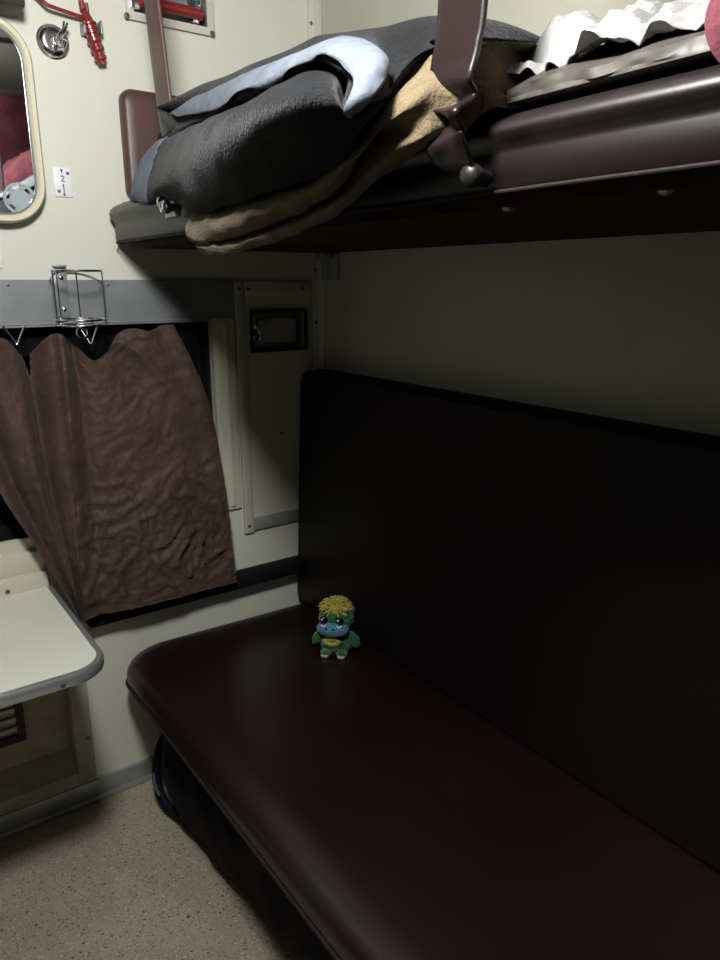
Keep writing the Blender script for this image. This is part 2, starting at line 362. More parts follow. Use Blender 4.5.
# chrome coat hook
t = thing('coat_hook', 'chrome coat hook on a round rosette beside the red hammer', 'hook', (-0.687, 0, 1.927))
obj('rosette', lathe(B(), (-0.687, 0, 1.927), (0, -1, 0), [(0, .034), (.003, .035), (.005, .033), (.005, .029), (.008, .026), (.010, .018), (.010, .010), (.013, .008)], 32), CHROME, t)
bm = B(); tube(bm, [(-0.683, -0.015, 1.930), (-0.680, -0.032, 1.932), (-0.672, -0.042, 1.943), (-0.668, -0.045, 1.958)], [.006, .006, .005, .006], 10)
tube(bm, [(-0.683, -0.015, 1.925), (-0.680, -0.030, 1.915), (-0.676, -0.042, 1.912), (-0.674, -0.048, 1.922)], [.006, .006, .005, .006], 10); obj('hook', bm, CHROME, t)

# emergency hammer in its clip
t = thing('emergency_hammer', 'red ribbed emergency hammer on a red cord, clipped to the wall', 'hammer', (-0.598, -0.02, 1.90))
A_ = V((-0.618, -0.022, 1.992)); Bq = V((-0.588, -0.022, 1.893)); dr = (Bq - A_)
prof = []
L = dr.length
for i in range(60):
    h = L * i / 59; f = i / 59
    r = 0.008 + 0.006 * min(1, f * 5) - 0.004 * max(0, (f - .55) / .45)
    if f > .2: r += 0.0030 * (1 if (math.sin(f * 2 * math.pi * 6.0) > 0) else -0.2)
    prof.append((h, r))
obj('handle', lathe(B(), A_, dr, prof, 20), RED, t, ang=60)
bm = B(); tube(bm, [A_ + V((-.006, 0, .022)), A_ + V((-.004, 0, .004))], .006, 10); tube(bm, [A_ + V((.004, -.004, .018)), A_ + V((.006, -.002, 0))], .004, 8); obj('hammer_head', bm, REDC, t)
bm = B(); rbox(bm, -0.625, -0.621, -0.032, 0, 1.948, 1.972, .001); rbox(bm, -0.588, -0.584, -0.032, 0, 1.952, 1.980, .001); rbox(bm, -0.625, -0.584, -0.004, 0, 1.948, 1.980, .001); obj('clip', bm, STEEL, t)
bm = B(); P = [at_y(82, 17, -.02), at_y(70, 13, -.025), at_y(50, 6, -.03), at_y(45, 3, -.03), at_y(36, -4, -.02), at_y(20, -14, -.012), at_y(15, -20, -.004)]
tube(bm, crom(P, 24), .0042, 8); obj('cord', bm, REDC, t)

# seat number plate
t = thing('number_plate', 'white enamel plate with seat numbers 2 and 1 beside the mirror', 'sign', (-0.697, 0, 1.604))
bm = B(); rbox(bm, -0.716, -0.677, -0.004, 0, 1.605, 1.669, .0015); obj('plate', bm, ENAMEL, t)
def stroke(bm, pts, c, s, wd=.0022):
    P = [V((c[0] + x * s, -0.0045, c[1] + z * s)) for x, z in pts]; tube(bm, P, wd / 2, 6)
bm = B()
stroke(bm, [(-.45, .6), (-.25, .95), (.15, 1), (.42, .7), (.3, .3), (-.45, -.55), (.5, -.55)], (-0.697, 1.643), .0075)
stroke(bm, [(-.35, .55), (.1, 1), (.1, -.9)], (-0.697, 1.625), .0075)
stroke(bm, [(0, -.5), (0, .5)], (-0.698, 1.660), .008); stroke(bm, [(-.35, .15), (0, .5), (.35, .15)], (-0.698, 1.660), .008)
stroke(bm, [(0, .7), (0, -.5)], (-0.6965, 1.612), .008); stroke(bm, [(-.35, -.15), (0, -.5), (.35, -.15)], (-0.6965, 1.612), .008)
obj('numbers', bm, INK, t)
for x, z in ((-0.685, 1.657), (-0.708, 1.617)): obj('screw', lathe(B(), (x, -0.004, z), (0, -1, 0), [(0, .004), (.0015, .0035), (.002, .001)], 10), SCREW, t)
tag(obj('enamel_plate', rbox(B(), -0.935, -0.848, -0.006, 0, 1.445, 1.505, .003), ENAMEL), 'blank white plate on the wall below the mirror, above the steel band', 'plate')

# wire glass holder
t = thing('glass_holder', 'chrome wire glass holder screwed to the steel band over the curtain', 'glass holder', (-0.715, -0.007, 1.312))
bm = B(); rbox(bm, -0.742, -0.712, -0.011, -0.006, 1.335, 1.452, .001); rbox(bm, -0.742, -0.712, -0.020, -0.006, 1.448, 1.453, .001); obj('back_plate', bm, STEEL, t)
hc = V((-0.705, -0.066, 0))
for z in (1.352, 1.425): obj('bolt', lathe(B(), (-0.726, -0.011, z), (0, -1, 0), [(0, .006), (.002, .0055), (.004, .002)], 12), CHROME, t)
bm = B(); tube(bm, circle(hc + V((0, 0, 1.440)), 0.056, (1, 0, 0), (0, 1, 0)), .0024, closed=True); obj('top_ring', bm, CHROME, t)
bm = B(); tube(bm, circle(hc + V((0, 0, 1.330)), 0.056, (1, 0, 0), (0, 1, 0)), .0026, closed=True); tube(bm, circle(hc + V((0, 0, 1.318)), 0.053, (1, 0, 0), (0, 1, 0)), .0022, closed=True); obj('bottom_ring', bm, CHROME, t)
for a in (75, 125, 190, 345):
    c, s = math.cos(math.radians(a)) * .056, math.sin(math.radians(a)) * .056
    obj('upright', tube(B(), [hc + V((c, s, 1.318)), hc + V((c, s, 1.443))], .0018, 8), CHROME, t)

# ------------------------------------------------------------------ curtain
def curtain():
    nu, nv = 170, 120; P = []
    ctl = {  # v: (left edge, left-layer/right-sheet split, right edge) in pixels on the curtain plane
        0.0: ((-70, 338), (58, 331), (172, 324)), 0.25: ((-40, 408), (66, 400), (206, 396)),
        0.5: ((-8, 480), (72, 480), (222, 470)), 0.75: ((38, 552), (78, 555), (230, 530)), 1.0: ((79, 620), (83, 618), (237, 582))}
    vs = sorted(ctl)
    cl = [[at_y(*ctl[v][i], -0.036 - .045 * v) for v in vs] for i in range(3)]
    E_ = [crom(c, nv + 1) for c in cl]
    for j in range(nv + 1):
        v = j / nv; row = []
        for i in range(nu + 1):
            u = i / nu; split = 0.45
            if u < split: f = u / split; p = E_[0][j].lerp(E_[1][j], f)
            else: f = (u - split) / (1 - split); p = E_[1][j].lerp(E_[2][j], f)
            # folds
            G = lambda c, w_: math.exp(-((f - c) / w_) ** 2)
            if u < split:
                d = -.026 * G(.93, .10) * (1 - .3 * v) + .026 * G(.72, .08) * (1 - .4 * v) - .022 * G(.45 + .1 * v, .12) + .018 * G(.20 + .1 * v, .09) - .010 * G(.0, .08)
                d += .005 * math.sin(f * 27 + v * 4) * (1 - .4 * v) - .010 * v + .012 * v * f
            else:
                d = -.024 * G(.00, .05) * (1 - .4 * v) + .016 * G(.11, .035) * (1 - .55 * v)
                d += -.012 * G(.42 + 1.5 * v, .05) * max(0, 1 - v / .42) + .010 * G(.30 + .9 * v, .06) * max(0, 1 - v / .5)
                d += 0.009 * math.sin(f * 15 + 0.5) * (1 - v) ** 3 + 0.009 * math.sin(f * 5.0 + 1.2 + v * 1.5) * (0.5 + v * .4)
                d += -0.012 * G(.95, .06) * (1 - v)
            q = V((p.x * 9, p.z * 9, 3.1)); wv = noise.noise(q) * 0.006
            q1 = V((p.x * 11 + p.z * 4, p.z * 17 - p.x * 9, 1.7)); q1 = q1 + V((noise.noise(q1 * .7), noise.noise(q1 * .7 + V((5, 0, 0))), 0)) * 1.1
            rz_ = lambda q_: (1 - abs(noise.noise(q_))) ** 4
            q2 = V((p.x * 34 + 3 * noise.noise(q1 * .9), p.z * 44 + 3 * noise.noise(q1 * .8 + V((2, 2, 2))), 4.0))
            rd = rz_(q1) * .011 + rz_(q1 * 2.1 + V((0, 7, 0))) * .009 + rz_(q2) * .006
            zone = .30 + .70 * math.exp(-((v - .78) / .26) ** 2)
            if v > .93: zone *= .45
            rg = rd * zone * (1 if u > split else .55)
            hem = -0.003 if v > 0.93 else 0
            p = p + V((0, d + wv - rg + hem, 0))
            # scalloped top between hooks
            sc = 0
            for c0, wd_, dp in ((-25, 14, .03), (22, 16, .055), (90, 20, .075), (145, 12, .012)):
                pxx = -70 + 128 * f if u < split else 58 + 114 * f
                sc += dp * math.exp(-((pxx - c0) / wd_) ** 2)
            p.z -= sc * (1 - v) ** 3
            p.y = min(p.y, -0.014); row.append(p)
        P.append(row)
    bm = grid(B(), P)
    return bm
cb = curtain(); bmesh.ops.solidify(cb, geom=list(cb.faces), thickness=0.0016)
tag(obj('curtain', cb, CURT, ang=0), 'crumpled brown curtain hanging over the window below the steel band', 'curtain')
hl = (('bare V-shaped wire curtain hook at the left end of the curtain', 18), ('bare V-shaped wire curtain hook right under the wire glass holder', 92))
for lb, px in hl:
    a = at_y(px - 14, 333, -.012); b = at_y(px - 1, 344, -.030); c = at_y(px + 7, 330, -.012)
    a.z = c.z = 1.318
    bm = tube(B(), crom([a, a.lerp(b, .7), b, b.lerp(c, .3), c], 16), .0022, 8)
    tag(obj('curtain_hook', bm, CHROME), lb, 'hook', 'curtain hooks under the steel band')
rc = at_y(82, 333, -.030)
tag(obj('curtain_ring', tube(B(), circle(rc, .0125, (1, 0, 0), (0, 0.3, 0.95), 24), .002, 8, True), CHROME), 'small steel ring hanging below the wire glass holder', 'ring')

# ------------------------------------------------------------------ heater niche under the table
t = thing('heater_housing', 'worn cream heater housing built into the wall under the table', 'heater', (-1.2, 0.0, 0.06))
bm = B(); rbox(bm, -0.818, -0.770, -0.010, 0.06, 0.062, 0.665, .003); obj('stile', bm, WORN, t)
bm = B(); v8 = [(-1.62, -0.008, .062), (-0.818, -0.008, .062), (-0.818, -0.008, .100), (-1.62, -0.008, .100), (-1.62, 0.058, .062), (-0.818, 0.058, .062), (-0.818, 0.058, .150), (-1.62, 0.058, .150)]
vv_ = [bm.verts.new(p) for p in v8]
for fc in ((0, 1, 2, 3), (4, 7, 6, 5), (0, 4, 5, 1), (3, 2, 6, 7), (1, 5, 6, 2), (0, 3, 7, 4)): bm.faces.new([vv_[k] for k in fc])
obj('bottom_ledge', bm, WORN, t, smooth=False)
obj('back_panel', rbox(B(), -1.62, -0.81, 0.058, 0.070, 0.06, 0.61), WORN, t, smooth=False)
bm = wall_holes(B(), (-1.20, -0.925), (0.222, 0.415), [(-1.185, -0.945, 0.242, 0.395)], lambda u, v, k: V((u, 0.048 + k, v)), 0.012)
vt = obj('vent_frame', bm, BLACK, t, smooth=False)
bm = B()
for k in range(5): rbox(bm, -1.185, -0.945, .050, .058, .255 + k * .028, .268 + k * .028)
obj('vent_slats', bm, STEELD, vt, smooth=False)
for z in (.20, .63): obj('screw', lathe(B(), (-0.782, -0.010, z), (0, -1, 0), [(0, .006), (.002, .005), (.003, .002)], 10), SCREW, t)

# ------------------------------------------------------------------ table
t = thing('folding_table', 'pale folding table with a metal edge under the window', 'table', (-1.17, 0, 0.645))
TX0, TX1, TY0, TY1, TZ = -1.50, -0.832, -0.520, -0.03, 0.68
def tplan(ins, r=0.075):
    P = []; x0, x1, y0 = TX0 + ins, TX1 - ins, TY0 + ins; r = r - ins
    P += [(x0, TY1)]
    for cx_, cy_, a0 in ((x0 + r, y0 + r, 180), (x1 - r, y0 + r, 270)):
        for i in range(11):
            a = math.radians(a0 + 90 * i / 10); P.append((cx_ + r * math.cos(a), cy_ + r * math.sin(a)))
    P += [(x1, TY1)]
    return P
bm = loft(B(), [[V((x, y, z)) for x, y in tplan(.008)] for z in (TZ - .018, TZ)]); obj('table_top', bm, TABLE, t)
def edge(bm, pl, z0, z1, th):
    n = len(pl); rings = []
    for i in range(n):
        a = V((*pl[max(0, i - 1)], 0)); b = V((*pl[min(n - 1, i + 1)], 0)); tn = (b - a).normalized(); nr = V((tn.y, -tn.x, 0)); p = V((*pl[i], 0))
        rings.append([bm.verts.new(p + nr * o + V((0, 0, z))) for o, z in ((-.006, z0), (th * .7, z0), (th, z0 + .006), (th, z1 - .006), (th * .6, z1), (-.006, z1))])
    for a, b in zip(rings, rings[1:]):
        for k in range(6): bm.faces.new((a[k], a[(k + 1) % 6], b[(k + 1) % 6], b[k]))
    bm.faces.new(rings[0]); bm.faces.new(list(reversed(rings[-1]))); return bm
obj('metal_edge', edge(B(), tplan(.008), TZ - .022, TZ + .0025, .008), ALU, t)
for x in (-0.93, -1.06): obj('screw', lathe(B(), (x, TY0 + .001, TZ - .013), (0, -1, 0), [(0, .006), (.002, .005), (.003, .002)], 10), SCREW, t)
bm = B(); rbox(bm, -1.45, -0.90, -0.06, -0.03, 0.63, 0.656, .003); obj('hinge_rail', bm, STEELD, t)
bm = B(); tube(bm, [(-1.20, -0.40, .650), (-1.20, -0.02, .30)], .012, 10); obj('support_arm', bm, STEELD, t)

# ------------------------------------------------------------------ lower berth
SX, SYF, SYN, SZ0, SZ1 = -0.688, -0.036, -1.96, 0.370, 0.447
t = thing('lower_berth', 'long dark maroon vinyl lower berth along the partition', 'bench', (-0.34, -1.0, 0))
def seat_plan(ins):
    r = max(0.075 - ins * .3, 0.01); x0 = SX + ins; yf = SYF - ins * .28; P = [(-0.02, yf - .02)]
    for i in range(13):
        a = math.radians(90 + 90 * i / 12); P.append((x0 + r + r * math.cos(a), yf - r + r * math.sin(a)))
    for y in np.linspace(yf - r - .1, SYN, 16): P.append((x0, y))
    P.append((-0.02, SYN)); return P
st = [(0.010, SZ0), (0.0, SZ0 + .008), (0.0, SZ0 + .030), (0.004, SZ0 + .044), (0.011, SZ0 + .055), (0.023, SZ0 + .064), (0.040, SZ0 + .0715), (0.060, SZ0 + .0765), (0.085, SZ0 + .080), (0.12, SZ0 + .082), (0.17, SZ0 + .083), (0.25, SZ0 + .0835)]
obj('seat_cushion', loft(B(), [[V((x, y, z)) for x, y in seat_plan(i)] for i, z in st]), VINYL, t, ang=50)
pl = seat_plan(-0.001)[1:-1]; obj('edge_strip', tube(B(), [V((x, y, SZ0 + .006)) for x, y in pl], .0042, 8), PIPE, t)
obj('seat_board', loft(B(), [[V((x, y, z)) for x, y in seat_plan(.02)] for z in (SZ0 - .025, SZ0 + .002)]), PLY, t)
obj('luggage_box', rbox(B(), -0.16, -0.005, SYN, -0.03, 0.0, SZ0 - .02, .004), PLY, t)
# backrest cushion, leaning
t = thing('berth_backrest', 'tall dark maroon vinyl backrest standing behind the lower berth', 'backrest', (-0.08, -1.0, 0.45))
bm = B(); secs = []
ZB, ZT = 0.459, 1.170
extra = np.linspace(ZT - .05, ZT, 10)
prof2 = []
for z in sorted(set(list(np.linspace(ZB, ZT - .05, 16)) + list(extra))):
    f = (z - ZB) / (ZT - ZB); xf = -0.118 + 0.030 * f; xb = -0.030 + 0.012 * f; dz = ZT - z
    e = .05 - math.sqrt(max(0, .05 ** 2 - max(0, .05 - dz) ** 2)); rr = .022 - math.sqrt(max(0, .022 ** 2 - max(0, .022 - dz) ** 2))
    prof2.append((z, xf + rr, xb - rr * .5, -0.055 + .035 - e))
for z, xf, xb, ye in prof2:
    ce = .02; secs.append([V((xb, ye - .004, z)), V((xf + ce, ye, z)), V((xf + .006, ye - .006, z)), V((xf, ye - ce, z)), V((xf, (ye + SYN) / 2, z)), V((xf, SYN, z)), V((xb, SYN, z))])
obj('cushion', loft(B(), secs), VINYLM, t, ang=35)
P = [V((xf + .004, ye - .004, z)) for z, xf, xb, ye in prof2] + [V((-0.063, y, ZT + .001)) for y in np.linspace(-0.10, SYN, 20)]
obj('piping', tube(B(), [V((-0.060 + .012 * noise.noise(V((y * 5, 0, 0))) * (1 if y > -.5 else .3), y, ZT + .002)) for y in np.linspace(-0.09, SYN, 60)], .0035, 8), PIPE, t)

# ------------------------------------------------------------------ upper berth
UZ0, UZ1 = 1.500, 1.595
t = thing('upper_berth', 'folded-down maroon vinyl upper berth carrying the blankets', 'berth', (-0.3, -1.0, UZ0))
def up_plan(ins, r0=0.03):
    r = max(r0 - ins * .5, .006); x0 = -0.603 + ins; yf = -0.012 - ins; P = [(-0.004, yf)]
    for i in range(9):
        a = math.radians(90 + 90 * i / 8); P.append((x0 + r + r * math.cos(a), yf - r + r * math.sin(a)))
    for y in np.linspace(yf - r - .1, SYN, 24): P.append((x0 + .004 * noise.noise(V((y * 4, 1, 2))), y))
    P.append((-0.004, SYN)); return P
def udz(y, z): return -.013 * min(1, max(0, (-.55 - y) / .5)) * min(1, max(0, (z - UZ0 - .04) / .05))
st = [(0.012, UZ0 + .006), (0.008, UZ0 + .012), (0.006, UZ0 + .024), (0.004, UZ0 + .034), (0.006, UZ0 + .043), (0.006, UZ0 + .050), (0.001, UZ0 + .058), (-0.003, UZ0 + .065), (-0.004, UZ0 + .071), (-0.001, UZ0 + .079), (0.006, UZ0 + .086), (0.016, UZ0 + .0915), (0.021, UZ0 + .0922), (0.025, UZ1 + .001), (0.042, UZ1 + .003), (0.09, UZ1 + .004)]
obj('cushion', loft(B(), [[V((x, y, z + udz(y, z))) for x, y in up_plan(i)] for i, z in st]), VINYLU, t, ang=50)
obj('edge_strip', tube(B(), [V((x, y, UZ0 + .006)) for x, y in up_plan(0.006)[1:-1]], .0022, 8), PIPE, t)
obj('underside_board', loft(B(), [[V((x, y, z)) for x, y in up_plan(.034)] for z in (UZ0 - .006, UZ0 + .012)]), PLY, t)
for y in (-0.62, -1.26, -1.45): obj('rivet', lathe(B(), (-0.560, y, UZ0 - .006), (0, 0, -1), [(0, .007), (.002, .006), (.004, .002)], 10), STEELD, t)
bm = B(); rbox(bm, -0.012, 0.0, -0.115, -0.035, 1.420, 1.492, .003); rbox(bm, -0.045, 0.0, -0.10, -0.05, 1.478, 1.494, .003); obj('wall_bracket', bm, STEELD, t)
# folding pad against the window wall at the head of the upper berth
t = thing('head_pad', 'brown vinyl head pad against the window wall above the upper berth', 'pad', (-0.30, -0.02, 1.60))
def pad_plan(ins):
    return [V((x, 0, z)) for x, z in rrect(-0.552 + ins, -0.05 - ins, 1.602 + ins, 1.852 - ins, .028 - ins * .5, 6)]
obj('cushion', loft(B(), [[p + V((0, y, 0)) for p in pad_plan(i)] for i, y in ((0, -.003), (0, -.018), (.004, -.026), (.012, -.030), (.03, -.032))]), VINYLS, t, ang=50)
obj('piping', tube(B(), [p + V((0, -.026, 0)) for p in pad_plan(.012)], .0035, 8, True), PIPE, t)

# ------------------------------------------------------------------ blankets
# each row is a fold line of the blanket: points of the fold with their distance x from the partition
def ylines(pxs, x):
    P = [at_x(a, b, x) for a, b in pxs]; P.sort(key=lambda p: p.y); return [p.y for p in P], [p.z for p in P]
def row(pxs, xs, n):
    P = [at_x(a, b, x) for (a, b), x in zip(pxs, xs)]
    return crom(P, n)
N_ = 150
# tan blanket
tx = [row([(187, 213), (210, 207), (240, 199), (280, 186), (320, 168), (348, 147), (378, 113), (408, 81), (436, 57), (490, 50), (534, 60)], [-.640, -.652, -.66, -.66, -.66, -.66, -.655, -.645, -.625, -.585, -.50], N_),
      row([(184, 225), (208, 223), (240, 216), (280, 202), (320, 185), (350, 162), (385, 124), (415, 99), (440, 84), (492, 78), (536, 72)], [-.655, -.675, -.688, -.690, -.690, -.690, -.685, -.675, -.645, -.600, -.51], N_),
      row([(188, 238), (211, 240), (234, 234), (277, 220), (321, 200), (351, 173), (371, 134), (412, 120), (446, 106), (494, 92), (538, 82)], [-.655, -.668, -.672, -.672, -.668, -.664, -.655, -.670, -.642, -.60, -.52], N_),
      row([(190, 242), (212, 243), (235, 238), (278, 224), (322, 204), (352, 177), (373, 140), (414, 125), (447, 110), (495, 95), (539, 84)], [-.645, -.652, -.650, -.648, -.645, -.642, -.640, -.668, -.641, -.60, -.52], N_),
      row([(195, 247), (216, 248), (240, 242), (284, 228), (326, 210), (358, 184), (388, 152), (422, 136), (449, 120), (496, 99), (540, 88)], [-.650, -.664, -.668, -.668, -.668, -.668, -.672, -.665, -.640, -.60, -.53], N_),
      row([(200, 250), (220, 252), (243, 248), (287, 234), (330, 217), (364, 191), (396, 166), (430, 143), (456, 127), (498, 106), (541, 92)], [-.640, -.646, -.648, -.648, -.646, -.646, -.648, -.645, -.630, -.595, -.53], N_)]
secs = []
for i in range(N_):
    t0, u1, u2, l0, l1, l2 = [r[i] for r in tx]; y = u1.y
    b1 = V((min(-.614, l2.x + .03) if l2.z < 1.59 else l2.x + .03, l2.y, max(1.572, l2.z))); b2 = V((max(-.597, l2.x + .05) if l2.z > 1.59 else -.597, y, max(1.604, l2.z)))
    ring = [t0, u1, u2, l0, l1, l2, b1, b2, V((-.45, y, 1.606)), V((-.28, y, 1.606)), V((-.27, y, 1.635)), V((-.42, y, 1.658)), V((min(-.56, t0.x + .05), y, max(1.655, min(t0.z, 1.70))))]
    P = crom(ring, 130, True)
    w_ = lambda p: .0045 if p.x < -.62 else .001
    P = [p + V((noise.noise(p * 26), noise.noise(p * 26 + V((0, 5, 0))), noise.noise(p * 26 + V((5, 0, 0))))) * w_(p) for p in P]
    fe = min(1, .35 + .65 * math.sqrt(max(0, 1 - (1 - min(1, i / 7)) ** 2)))
    if fe < 1:
        c_ = sum((p for p in ring[:6]), V((0, 0, 0))) / 6
        P = [V((p.x, p.y, c_.z + (p.z - c_.z) * fe)) if p.x < -.60 and p.z < 1.6 else p for p in P]
    secs.append(P)
tag(obj('tan_blanket', loft(B(), secs), TAN, ang=0), 'tan fleece blanket folded under the dark one, drooping over the berth edge', 'blanket')
# dark blanket: a front roll with an upper flap folded over it
dx = [row([(133, 203), (150, 205), (172, 200), (190, 211), (235, 201), (270, 190), (300, 180), (325, 168), (345, 153), (358, 138), (366, 128), (378, 116), (405, 87), (435, 62), (485, 56), (545, 62)],
          [-.612, -.615, -.622, -.668, -.690, -.694, -.694, -.694, -.694, -.692, -.690, -.680, -.640, -.595, -.53, -.43], N_),
      row([(132, 194), (145, 191), (163, 181), (187, 166), (214, 149), (238, 132), (260, 117), (284, 106), (312, 100), (340, 104), (353, 118), (375, 111), (402, 84), (433, 59), (484, 53), (546, 60)],
          [-.622, -.632, -.655, -.700, -.735, -.755, -.762, -.762, -.755, -.740, -.715, -.690, -.640, -.595, -.53, -.43], N_),
      row([(146, 160), (158, 148), (173, 138), (192, 128), (213, 119), (234, 110), (255, 99), (277, 88), (306, 75), (335, 79), (347, 106), (372, 106), (399, 81), (432, 56), (484, 50), (547, 58)],
          [-.615, -.620, -.630, -.652, -.680, -.695, -.702, -.702, -.700, -.695, -.690, -.685, -.635, -.590, -.525, -.43], N_),
      row([(160, 146), (170, 137), (184, 130), (203, 122), (224, 113), (245, 103), (266, 93), (288, 81), (316, 66), (343, 72), (350, 104), (372, 104), (398, 79), (431, 54), (484, 47), (548, 56)],
          [-.600, -.602, -.605, -.610, -.620, -.628, -.632, -.632, -.632, -.632, -.66, -.672, -.630, -.585, -.52, -.425], N_),
      row([(177, 123), (188, 119), (205, 115), (226, 108), (241, 96), (263, 88), (290, 74), (308, 64), (322, 58), (352, 78), (350, 112), (376, 104), (400, 78), (432, 52), (485, 44), (550, 54)],
          [-.605, -.612, -.625, -.642, -.660, -.670, -.676, -.676, -.676, -.705, -.728, -.690, -.630, -.585, -.52, -.425], N_),
      row([(172, 113), (186, 105), (200, 98), (230, 85), (250, 76), (272, 66), (297, 57), (312, 50), (328, 43), (376, 52), (387, 72), (392, 88), (406, 68), (436, 43), (490, 37), (554, 51)],
          [-.600, -.605, -.610, -.620, -.628, -.634, -.638, -.640, -.640, -.655, -.665, -.655, -.600, -.555, -.49, -.42], N_),
      row([(171, 112), (183, 105), (197, 99), (224, 87), (246, 78), (268, 68), (294, 58), (312, 49), (330, 41), (352, 35), (372, 29), (392, 25), (418, 20), (446, 18), (500, 22), (560, 47)],
          [-.585, -.57, -.555, -.535, -.515, -.50, -.48, -.465, -.455, -.445, -.43, -.42, -.42, -.41, -.40, -.40], N_)]
dsecs = []
for i in range(N_):
    r1, r2, r3, r4, f0, f1, f2 = [r[i] for r in dx]; k = min(1, max(0, (-.44 - r1.y) / .10)); base = 1.606 + .060 * k
    lb = V((r1.x + .014, r1.y, r1.z + .022)) if k > .3 else V((-.606, r1.y, max(r1.z, 1.600)))
    ring = [lb, r1, r2, r3, r4, f0, f1, f2, V((-.15, f2.y, max(1.69, f2.z - .04))), V((-.08, f2.y, max(base + .03, f2.z - .12))), V((-.22, (f2.y + r1.y) / 2, base)), V((-.585, r1.y, base))]
    P = crom(ring, 144, True)
    am = lambda p: 1.0 if p.x < -.61 else .5
    P = [p + V((noise.noise(p * 11) * .006 + noise.noise(p * 30) * .002, 0, noise.noise(p * 12 + V((3, 0, 0))) * .004)) * am(p) if p.z > base + .004 or p.x < -.61 else p for p in P]
    dsecs.append(P)
dbm = loft(B(), dsecs)
bmesh.ops.recalc_face_normals(dbm, faces=dbm.faces)
bvh = BVHTree.FromBMesh(dbm)
dkb = tag(obj('dark_blanket', dbm, WOOL, ang=0), 'charcoal wool blanket with pale blue hems, piled on the upper berth', 'blanket')
def on_blanket(px, py, off):
    d = ray(px, py).normalized(); h = bvh.ray_cast(CAM, d)
    if h[0] is None or h[0].z > 1.95 or h[0].x > -0.2:
        h = bvh.find_nearest(at_x(px, py, -0.64))
    p, n_ = h[0], h[1]
    if n_.dot(d) > 0: n_ = -n_
    return p - d * off * .5 + n_ * off * .6
def hem(up, lo, n, off0, off1, seed):
    U_ = crom([V((a, b, 0)) for a, b in up], n); L_ = crom([V((a, b, 0)) for a, b in lo], n); P = []
    for i in range(n):
        row = []
        for j in range(9):
            f = j / 8; q = U_[i].lerp(L_[i], f)
            wv = 1.3 * noise.noise(V((q.x * .09, q.y * .09, seed))) if j == 8 else 0
            p = on_blanket(q.x, q.y + wv, off0 + (off1 - off0) * f + .0025 * noise.noise(V((q.x * .16, q.y * .16, seed))))
            row.append(p)
        P.append(row)
    # smooth out jumps in depth
    for _ in range(3):
        Q = [[p.copy() for p in r] for r in P]
        for i in range(1, n - 1):
            for j in range(9):
                P[i][j] = Q[i][j] * .5 + (Q[i - 1][j] + Q[i + 1][j]) * .25
    secs = []
    for r in P: secs.append(r + [p + (p - CAM).normalized() * .004 for p in reversed(r)])
    return loft(B(), secs)
obj('top_hem', hem([(168, 112), (200, 97), (230, 84), (262, 70), (295, 58), (320, 47), (347, 40), (372, 48), (386, 66), (377, 90), (352, 114)],
                   [(180, 117), (205, 114), (226, 108), (241, 95), (263, 87), (290, 73), (320, 57), (338, 62), (352, 74), (357, 89), (347, 111)], 110, .008, .010, 1.0), BLUE, dkb, ang=0)
hs = []
for i in range(0, 12):
    ring = dsecs[i][10:46]; w_ = 0.006 if i < 10 else 0.004
    out_ = [p + V((-w_, (-.004 if i > 9 else 0) + .005 * noise.noise(p * 60), .3 * w_ + .005 * noise.noise(p * 45))) for p in ring]
    hs.append(out_ + [p + V((.003, 0, 0)) for p in reversed(out_)])
obj('end_hem', loft(B(), hs), BLUE, dkb, ang=0)

# ------------------------------------------------------------------ wrapped parcel, pink cloth
fz = ylines([(495, 97), (513, 82), (547, 63), (580, 52), (605, 50), (630, 45), (663, 32), (697, 22), (730, 14)], -0.55)
uz = ylines([(495, 88), (513, 66), (547, 48), (580, 32), (627, 14), (667, 4), (713, -2), (740, -3)], -0.44)
t = thing('wrapped_parcel', 'grey bundle wrapped in white crumpled film on the upper berth', 'parcel', (-0.35, -1.5, UZ1 + .004))
def parcel_sec(y, top, k, amp, seed):
    z0 = UZ1 - .002; zf = max(z0 + .012, np.interp(y, *fz)); zt = max(zf + .01, np.interp(y, *uz))
    if not top: zt = zt - .022; zf = max(z0 + .006, zf - .010)
    ctl = [(-0.585, z0), (-0.585, z0 + (zf - z0) * .5), (-0.560, zf), (-0.44, zt), (-0.30, zt + .005), (-0.16, zt - .02), (-0.10, z0 + .05), (-0.10, z0), (-0.35, z0)]
    return ctl, zf, zt
secs = []
for i in range(60):
    y = -1.238 - .278 * i / 59; ctl, zf, zt = parcel_sec(y, False, 0, 0, 0)
    P = []
    for a in range(len(ctl)):
        p, q = ctl[a], ctl[(a + 1) % len(ctl)]
        for j in range(7): P.append(V((p[0] + (q[0] - p[0]) * j / 7, y, p[1] + (q[1] - p[1]) * j / 7)))
    secs.append([p + V((1, 0, .6)) * (.006 * noise.noise(p * 26) + .004 * abs(noise.noise(p * 50))) if p.z > UZ1 + .001 else p for p in P])
obj('bundle', loft(B(), secs), PARCEL, t, ang=30)
P = []
